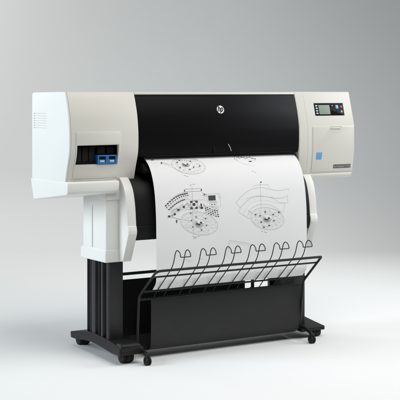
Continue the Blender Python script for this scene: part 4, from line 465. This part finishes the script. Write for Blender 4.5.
FILLS=[[[3,3559,4067,3548,4082,3523,4085,3503,4073,3503,4055,3523,4045,3548,4051],[3,3419,4164,3408,4179,3383,4181,3364,4169,3364,4152,3384,4142,3408,4147],[3,3200,4206,3189,4221,3165,4224,3145,4211,3145,4194,3165,4184,3189,4190],[3,2940,4187,2929,4202,2905,4204,2885,4192,2885,4175,2905,4165,2929,4170],[3,2685,4110,2674,4125,2649,4127,2630,4115,2630,4098,2650,4088,2674,4093],[3,2477,3989,2466,4004,2442,4006,2423,3994,2423,3977,2442,3967,2467,3972],[3,2354,3845,2343,3860,2319,3862,2299,3850,2300,3833,2319,3823,2343,3828],[3,2335,3702,2324,3717,2300,3720,2280,3708,2281,3690,2301,3681,2325,3686],[3,2424,3585,2413,3600,2389,3603,2370,3591,2370,3574,2390,3564,2414,3569],[3,2606,3514,2595,3529,2570,3532,2551,3520,2552,3502,2572,3493,2596,3498],[3,2849,3501,2838,3516,2813,3518,2794,3506,2794,3489,2814,3479,2839,3484],[3,3112,3548,3100,3563,3075,3566,3056,3554,3057,3536,3077,3526,3101,3532],[3,3349,3648,3337,3663,3312,3666,3293,3654,3293,3636,3313,3627,3338,3632],[3,3520,3784,3508,3800,3483,3802,3464,3790,3464,3772,3484,3763,3509,3768],[3,3594,3933,3583,3948,3558,3950,3538,3938,3539,3921,3559,3911,3583,3916],[1,2598,3430,2584,3450,2553,3453,2530,3438,2531,3416,2556,3403,2585,3409],[1,2833,3590,2819,3610,2788,3613,2764,3598,2765,3575,2790,3563,2820,3569],[1,3266,3679,3252,3699,3221,3702,3197,3687,3198,3664,3223,3651,3253,3658],[1,3310,3949,3297,3969,3266,3972,3242,3956,3242,3934,3266,3921,3297,3928],[1,3080,4114,3066,4133,3036,4136,3011,4121,3011,4098,3036,4086,3066,4092],[1,2674,3971,2661,3991,2630,3994,2606,3979,2607,3956,2631,3943,2661,3950],[1,2623,3715,2609,3734,2579,3737,2555,3722,2556,3700,2580,3687,2610,3694],[1,2891,3863,2870,3898,2823,3904,2786,3877,2787,3837,2825,3814,2871,3826],[1,3078,3828,3056,3863,3009,3869,2972,3842,2973,3802,3011,3779,3057,3790],[1,2995,3892,2969,3924,2913,3930,2869,3904,2869,3866,2914,3846,2970,3857],[1,2376,2534,2360,2561,2330,2567,2310,2546,2314,2516,2339,2497,2367,2505],[1,3148,2531,3131,2559,3101,2564,3080,2544,3085,2513,3111,2494,3139,2502],[1,1400,3079,1473,3039,1502,3079,1428,3119],[1,1459,3148,1504,3123,1527,3155,1482,3179],[1,1546,3222,1611,3193,1633,3230,1568,3259],[3,1510,3207,1548,3191,1563,3216,1525,3232],[1,1498,3002,1574,2965,1600,3005,1525,3043],[1,1557,3072,1603,3048,1625,3079,1580,3104],[1,1633,3160,1699,3131,1720,3169,1655,3197],[3,1608,3132,1646,3115,1661,3140,1623,3157],[1,1597,2928,1674,2893,1699,2934,1622,2970],[1,1656,3000,1702,2975,1724,3007,1679,3032],[1,1720,3101,1786,3072,1808,3109,1742,3138],[3,1707,3060,1745,3043,1760,3068,1721,3085],[1,1696,2860,1775,2827,1798,2869,1719,2902],[1,1755,2933,1800,2909,1823,2940,1777,2965],[1,1808,3046,1874,3017,1896,3054,1830,3083],[3,1805,2993,1844,2976,1858,3001,1820,3018],[1,1795,2800,1875,2769,1896,2812,1816,2843],[1,1853,2875,1899,2850,1922,2882,1876,2907],[1,1896,2997,1962,2968,1984,3006,1917,3035],[3,1904,2935,1942,2918,1957,2943,1918,2960],[1,1894,2750,1976,2721,1995,2765,1913,2793],[1,1951,2826,1998,2801,2020,2833,1974,2858],[1,1983,2957,2049,2927,2071,2965,2005,2994],[3,2002,2886,2041,2869,2055,2895,2016,2911],[1,1992,2710,2076,2683,2093,2728,2009,2754],[1,2049,2788,2096,2763,2118,2795,2072,2820],[1,2070,2924,2136,2894,2158,2932,2092,2961],[3,2100,2848,2139,2831,2153,2856,2114,2873],[1,2090,2679,2175,2656,2190,2700,2106,2724],[1,2147,2759,2193,2734,2216,2766,2169,2791],[1,2156,2898,2223,2869,2245,2907,2178,2936],[3,2197,2819,2236,2802,2250,2827,2211,2844],[1,2188,2657,2274,2636,2287,2681,2201,2702],[1,2244,2738,2291,2713,2313,2745,2266,2770],[1,2243,2879,2310,2850,2332,2888,2265,2917],[3,2294,2799,2333,2782,2347,2807,2308,2824],[1,2286,2641,2372,2622,2383,2668,2297,2687],[1,2340,2724,2388,2699,2410,2731,2363,2756],[3,2391,2784,2430,2767,2444,2793,2405,2810],[1,2383,2628,2471,2612,2480,2658,2392,2674],[1,2437,2713,2484,2688,2506,2720,2459,2745],[1,1638,3502,1614,3538,1562,3544,1522,3516,1524,3476,1566,3453,1616,3465],[1,1896,3429,1872,3464,1820,3470,1780,3443,1782,3402,1824,3379,1875,3391],[1,2065,3273,2041,3309,1989,3315,1949,3288,1951,3247,1994,3224,2044,3236],[1,2316,3169,2291,3204,2239,3211,2199,3183,2201,3143,2244,3119,2295,3131],[1,1941,3712,1928,3766,1899,3778,1877,3739,1878,3678,1902,3641,1930,3656],[1,2556,2939,2666,2944,2660,3026,2551,3021],[1,2797,2938,2907,2943,2901,3026,2791,3021],[1,2554,3186,2663,3192,2659,3274,2549,3269],[1,2787,3186,2897,3192,2893,3274,2783,3269],[1,2800,3092,2783,3130,2744,3151,2697,3149,2661,3124,2649,3085,2666,3048,2705,3026,2752,3028,2788,3053],[1,3019,3071,3088,3068,3099,3246,3030,3248],[1,3157,3246,3124,3282,3053,3287,2999,3259,3001,3218,3058,3195,3128,3208],[2,2948,3153,2989,3155,2984,3249,2943,3247],[2,3138,3120,3200,3093,3219,3125,3157,3152],[1,3407,2770,3743,2773,3741,2977,3405,2973],[1,3589,3137,3575,3155,3545,3158,3522,3144,3524,3123,3548,3111,3577,3117],[1,3715,3137,3701,3155,3671,3158,3648,3144,3650,3123,3674,3112,3704,3118],[1,3279,2723,3261,2740,3226,2744,3199,2729,3201,2709,3230,2697,3265,2703],[2,3208,3150,3272,3173,3253,3212,3189,3188],[1,3316,3212,3380,3236,3361,3274,3297,3250],[1,3424,3264,3489,3288,3470,3326,3405,3302],[2,3534,3305,3598,3329,3580,3367,3515,3344],[1,3644,3336,3709,3360,3690,3398,3626,3374],[1,3756,3356,3821,3380,3802,3418,3737,3394],[1,3224,3228,3288,3251,3270,3290,3205,3266],[1,3332,3290,3396,3314,3378,3352,3314,3329],[2,3441,3342,3506,3366,3487,3404,3423,3380],[1,3551,3384,3616,3407,3597,3446,3532,3422],[1,3662,3414,3727,3438,3708,3476,3643,3453],[2,3773,3434,3838,3458,3820,3497,3755,3473],[1,3241,3306,3305,3330,3287,3368,3222,3344],[2,3349,3368,3414,3392,3395,3430,3331,3407],[1,3458,3421,3523,3444,3505,3482,3440,3459],[1,3569,3462,3633,3486,3615,3524,3550,3500],[2,3679,3493,3745,3517,3726,3555,3661,3531],[1,3791,3513,3856,3537,3838,3575,3773,3551],[2,3258,3384,3322,3408,3304,3446,3240,3422],[1,3367,3447,3431,3470,3413,3509,3348,3485],[1,3476,3499,3541,3523,3523,3561,3458,3537],[2,3587,3540,3652,3564,3634,3602,3569,3579],[1,3698,3571,3763,3595,3745,3633,3680,3610],[1,3809,3592,3875,3615,3857,3654,3791,3630]],[[3,6802,4027,6788,4045,6757,4048,6732,4033,6733,4012,6758,4000,6789,4007],[3,6671,4130,6657,4148,6626,4151,6601,4136,6602,4115,6627,4103,6657,4110],[3,6463,4182,6449,4200,6418,4203,6394,4189,6394,4167,6418,4156,6449,4162],[3,6214,4175,6200,4193,6170,4196,6145,4181,6145,4160,6170,4149,6201,4155],[3,5968,4110,5955,4128,5924,4131,5900,4116,5900,4095,5924,4084,5955,4090],[3,5768,3998,5754,4017,5724,4020,5699,4005,5700,3984,5724,3972,5754,3979],[3,5647,3860,5633,3878,5602,3881,5578,3867,5579,3846,5603,3834,5633,3841],[3,5626,3719,5612,3737,5582,3740,5558,3726,5558,3705,5583,3693,5613,3699],[3,5709,3598,5695,3616,5665,3619,5641,3605,5641,3584,5666,3572,5696,3578],[3,5882,3518,5868,3537,5837,3540,5813,3525,5814,3504,5839,3493,5869,3499],[3,6114,3494,6100,3512,6069,3515,6045,3501,6046,3480,6071,3468,6101,3474],[3,6366,3529,6352,3547,6321,3551,6297,3536,6297,3515,6323,3503,6353,3509],[3,6594,3618,6580,3637,6549,3640,6524,3625,6525,3604,6550,3592,6581,3598],[3,6760,3746,6745,3765,6714,3768,6690,3753,6690,3732,6715,3720,6746,3726],[3,6833,3891,6819,3909,6788,3912,6763,3898,6764,3876,6789,3864,6820,3871],[1,5653,3644,5636,3668,5598,3672,5569,3653,5569,3626,5600,3611,5637,3619],[1,5874,3706,5857,3730,5819,3734,5789,3715,5790,3688,5820,3673,5858,3681],[1,6128,3562,6110,3586,6072,3590,6043,3572,6043,3544,6075,3529,6112,3537],[1,6514,3690,6496,3714,6458,3718,6428,3699,6428,3672,6459,3656,6497,3664],[1,5930,3966,5912,3989,5875,3993,5845,3975,5845,3947,5875,3932,5913,3940],[1,6552,3943,6535,3967,6497,3971,6466,3952,6467,3925,6498,3910,6536,3918],[1,6316,4124,6299,4148,6261,4151,6231,4133,6231,4105,6261,4090,6299,4098],[1,6057,4180,6040,4204,6002,4208,5971,4189,5972,4162,6002,4146,6040,4155],[1,6804,3619,6786,3643,6747,3647,6717,3628,6718,3601,6749,3585,6788,3593],[1,6134,3856,6113,3888,6067,3894,6031,3869,6032,3832,6069,3810,6114,3821],[1,6316,3823,6295,3855,6249,3861,6213,3836,6214,3799,6251,3777,6296,3788],[1,6235,3883,6210,3913,6155,3917,6112,3893,6112,3859,6156,3839,6211,3850],[1,6027,2337,6010,2359,5980,2363,5960,2347,5964,2321,5990,2307,6018,2313]],[[3,3295,1659,3278,1676,3252,1680,3237,1667,3243,1647,3267,1635,3290,1640],[3,3155,1740,3138,1757,3113,1761,3097,1748,3103,1728,3126,1717,3149,1722],[3,2952,1778,2937,1795,2911,1799,2895,1786,2900,1767,2923,1755,2946,1760],[3,2721,1768,2706,1785,2680,1789,2664,1776,2670,1757,2693,1745,2716,1751],[3,2502,1712,2486,1729,2461,1733,2445,1720,2451,1700,2474,1689,2497,1694],[3,2335,1617,2318,1635,2293,1639,2278,1625,2284,1605,2308,1593,2330,1599],[3,2252,1496,2234,1515,2208,1519,2194,1504,2202,1483,2226,1470,2248,1476],[3,2273,1361,2253,1383,2227,1387,2214,1371,2224,1347,2250,1332,2272,1339],[3,2396,1234,2375,1258,2348,1262,2336,1245,2349,1217,2376,1201,2397,1208],[3,2593,1146,2570,1171,2543,1176,2532,1157,2546,1128,2574,1111,2595,1119],[3,2821,1122,2798,1148,2770,1153,2760,1134,2774,1104,2803,1086,2824,1094],[3,3040,1170,3017,1195,2989,1201,2979,1182,2992,1153,3021,1136,3042,1144],[3,3214,1277,3192,1300,3165,1305,3153,1288,3166,1261,3193,1245,3214,1252],[3,3322,1412,3302,1433,3276,1437,3262,1421,3272,1398,3298,1384,3320,1390],[3,3352,1545,3334,1563,3308,1567,3293,1553,3301,1532,3325,1520,3348,1525],[1,2362,1289,2335,1318,2302,1324,2288,1302,2303,1268,2336,1248,2362,1257],[1,2523,1164,2494,1196,2460,1203,2447,1179,2465,1142,2500,1119,2525,1129],[1,2987,1253,2959,1284,2926,1290,2912,1268,2928,1233,2962,1211,2989,1221],[1,3012,1563,2990,1586,2958,1591,2939,1573,2949,1546,2979,1530,3007,1538],[1,2806,1660,2785,1682,2754,1687,2735,1670,2743,1644,2772,1629,2800,1636],[1,2394,1553,2372,1576,2340,1581,2322,1563,2331,1537,2361,1520,2389,1528],[1,3308,1516,3285,1540,3253,1545,3235,1527,3245,1499,3276,1483,3304,1490],[1,2631,1432,2602,1460,2559,1465,2535,1444,2548,1412,2589,1393,2626,1402],[1,2807,1401,2777,1430,2734,1435,2710,1414,2723,1380,2765,1360,2802,1370],[1,2714,1454,2682,1480,2631,1484,2599,1464,2611,1435,2657,1417,2703,1426],[1,1656,1292,1624,1331,1586,1340,1571,1311,1591,1265,1630,1237,1659,1249],[1,1377,1085,1336,1108,1267,1110,1221,1091,1233,1064,1295,1050,1359,1060],[2,2249,1099,2302,1102,2284,1142,2230,1139],[2,2346,1097,2400,1100,2381,1140,2327,1137],[2,2436,1111,2490,1114,2471,1153,2417,1151],[2,2514,1150,2568,1152,2550,1191,2496,1188],[2,2617,1136,2671,1139,2653,1178,2599,1175],[2,2698,1171,2752,1174,2734,1212,2680,1209],[2,2798,1164,2852,1167,2834,1205,2780,1203],[2,2888,1180,2942,1183,2924,1221,2870,1218],[2,3010,1129,3065,1132,3045,1171,2991,1169],[2,3101,1143,3156,1146,3137,1185,3082,1182],[2,3202,1138,3257,1140,3238,1179,3183,1177],[2,3286,1167,3341,1170,3322,1208,3267,1206]],[[1,5843,1382,5799,1407,5724,1411,5675,1390,5690,1360,5756,1344,5824,1353],[2,5209,1112,5276,1075,5268,1129,5202,1164],[1,5298,1073,5367,1034,5358,1090,5290,1127],[2,5326,1148,5393,1112,5386,1165,5321,1199],[1,5428,1086,5497,1048,5488,1104,5421,1140],[2,5478,1121,5546,1084,5538,1138,5471,1173],[1,5550,1115,5618,1078,5610,1132,5543,1168],[2,5575,1197,5641,1162,5636,1213,5570,1246],[1,5671,1146,5738,1110,5731,1163,5665,1198],[2,5750,1127,5818,1090,5811,1144,5744,1179],[1,5835,1099,5904,1061,5895,1116,5827,1152],[2,5872,1158,5939,1122,5933,1174,5866,1209],[1,5925,1188,5991,1154,5986,1205,5919,1239],[2,5989,1198,6056,1163,6050,1214,5984,1248],[1,6039,1234,6105,1200,6101,1249,6035,1282]],[],[],[],[],[],[],[],[],[],[],[]]
OFF = .0006
def drawing(strokes, fills):
    bm = bmesh.new()
    for w, g, *c in strokes:
        P = [(c[i]/1e4, c[i+1]/1e4) for i in range(0, len(c), 2)]
        L_ = []; hw = .00072*(w/10)**.7*LINE
        for i, p in enumerate(P):
            a_ = P[max(i-1, 0)]; b_ = P[min(i+1, len(P)-1)]; dx, ds = b_[0]-a_[0], b_[1]-a_[1]; q = math.hypot(dx, ds) or 1
            nx, ns = -ds/q*hw, dx/q*hw
            L_.append((bm.verts.new(onsheet(p[0]+nx, p[1]+ns, OFF)), bm.verts.new(onsheet(p[0]-nx, p[1]-ns, OFF))))
        for a_, b_ in zip(L_, L_[1:]):
            f_ = bm.faces.new((a_[0], a_[1], b_[1], b_[0])); f_.material_index = g-1
    for g, *c in fills:
        P = [(c[i]/1e4, c[i+1]/1e4) for i in range(0, len(c), 2)]
        f_ = bm.faces.new([bm.verts.new(onsheet(p[0], p[1], OFF+.0001)) for p in P]); f_.material_index = g-1
    bmesh.ops.recalc_face_normals(bm, faces=bm.faces)
    return bm
for strokes, fills in zip(STROKES, FILLS):
    obj('line_drawing', drawing(strokes, fills), [M['ink'], M['ink2'], M['ink3']], sheet)

# ================================================================== STUDIO SWEEP, LIGHT, CAMERA
TH = math.atan2(.4657, .7818)
VR = Vector((math.cos(TH), -math.sin(TH), 0)); VF = Vector((math.sin(TH), math.cos(TH), 0))
CAM = -(VR*-.2867+VF*4.59)+Vector((0, 0, 1.05))
ctr = Vector((.45, .2, 0))
def sweep():
    D0, D1, RAD, HT, WD = -9.0, SW_D, SW_R, 7.5, 13.0
    P = [(D0+(D1-D0)*k/20, 0) for k in range(20)]
    P += [(D1+RAD*math.sin(R(a_)), RAD-RAD*math.cos(R(a_))) for a_ in range(0, 91, 2)]
    P += [(D1+RAD, RAD+(HT-RAD)*k/10) for k in range(1, 11)]
    bm = bmesh.new(); rows = []
    for d, z in P:
        rows.append([bm.verts.new(ctr+VF*d+VR*(-WD+2*WD*i/30)+Vector((0, 0, z))) for i in range(31)])
    for a_, b_ in zip(rows, rows[1:]):
        for i in range(30): bm.faces.new((a_[i], a_[i+1], b_[i+1], b_[i]))
    return bm
SW_D, SW_R = 2.85, .5
WORLD_COL, WORLD_STR = (.85, .95, 1.0), .02
LIGHTS = [
    ('overhead_back', tuple(ctr+VF*1.7+VR*.9+Vector((0, 0, 3.0))), tuple(ctr+VF*1.6+VR*.8), 3.2, 1.4, 11, (.98, 1, .99), 80),
    ('overhead_front', (.6, -1.8, 3.3), (.6, -.9, 0), 3.0, 2.0, 48.5, (1, .98, .945), 110),
    ('left_softbox', (-2.9, .9, 1.5), (.0, .2, .75), 1.8, 1.6, 49, (.845, .93, 1), 125),
    ('right_softbox', (4.2, -1.5, 2.4), (.8, 0, .8), 1.8, 1.8, 19.5, (.90, .925, 1), 80),
    ('wall_softbox', tuple(ctr+VF*2.2+VR*-3.3+Vector((0, 0, 2.6))), tuple(ctr+VF*3.2+VR*-.6+Vector((0, 0, 1.6))), 1.4, 3.0, 57, (1, .985, .95), 140),
]
bd_ = obj('backdrop', sweep(), M['back'], None, (0, 0, 0), sharp=80); bd_['kind'] = 'structure'

def area(name, loc, target, sx, sy, power, col=(1, 1, 1), spread=180):
    l = bpy.data.lights.new(name, 'AREA'); l.shape = 'RECTANGLE'; l.size = sx; l.size_y = sy; l.energy = power; l.color = col; l.spread = R(spread)
    o_ = bpy.data.objects.new(name, l); COL.objects.link(o_); o_.location = loc
    o_.rotation_euler = (Vector(target)-Vector(loc)).to_track_quat('-Z', 'Y').to_euler(); return o_
for args in LIGHTS: area(*args)
w = bpy.data.worlds.new('World'); SC.world = w; w.use_nodes = True
bg = w.node_tree.nodes['Background']; bg.inputs[0].default_value = (*WORLD_COL, 1); bg.inputs[1].default_value = WORLD_STR

cd = bpy.data.cameras.new('camera'); cam = bpy.data.objects.new('camera', cd); COL.objects.link(cam)
cam.location = CAM; cam.rotation_euler = (R(90), 0, -TH)
cd.sensor_width = 36; cd.lens = 1185/400*36; cd.shift_y = -108.5/400; cd.clip_end = 200
SC.camera = cam
SC.view_settings.view_transform = 'Standard'; SC.view_settings.look = 'None'; SC.view_settings.exposure = 0; SC.view_settings.gamma = 1
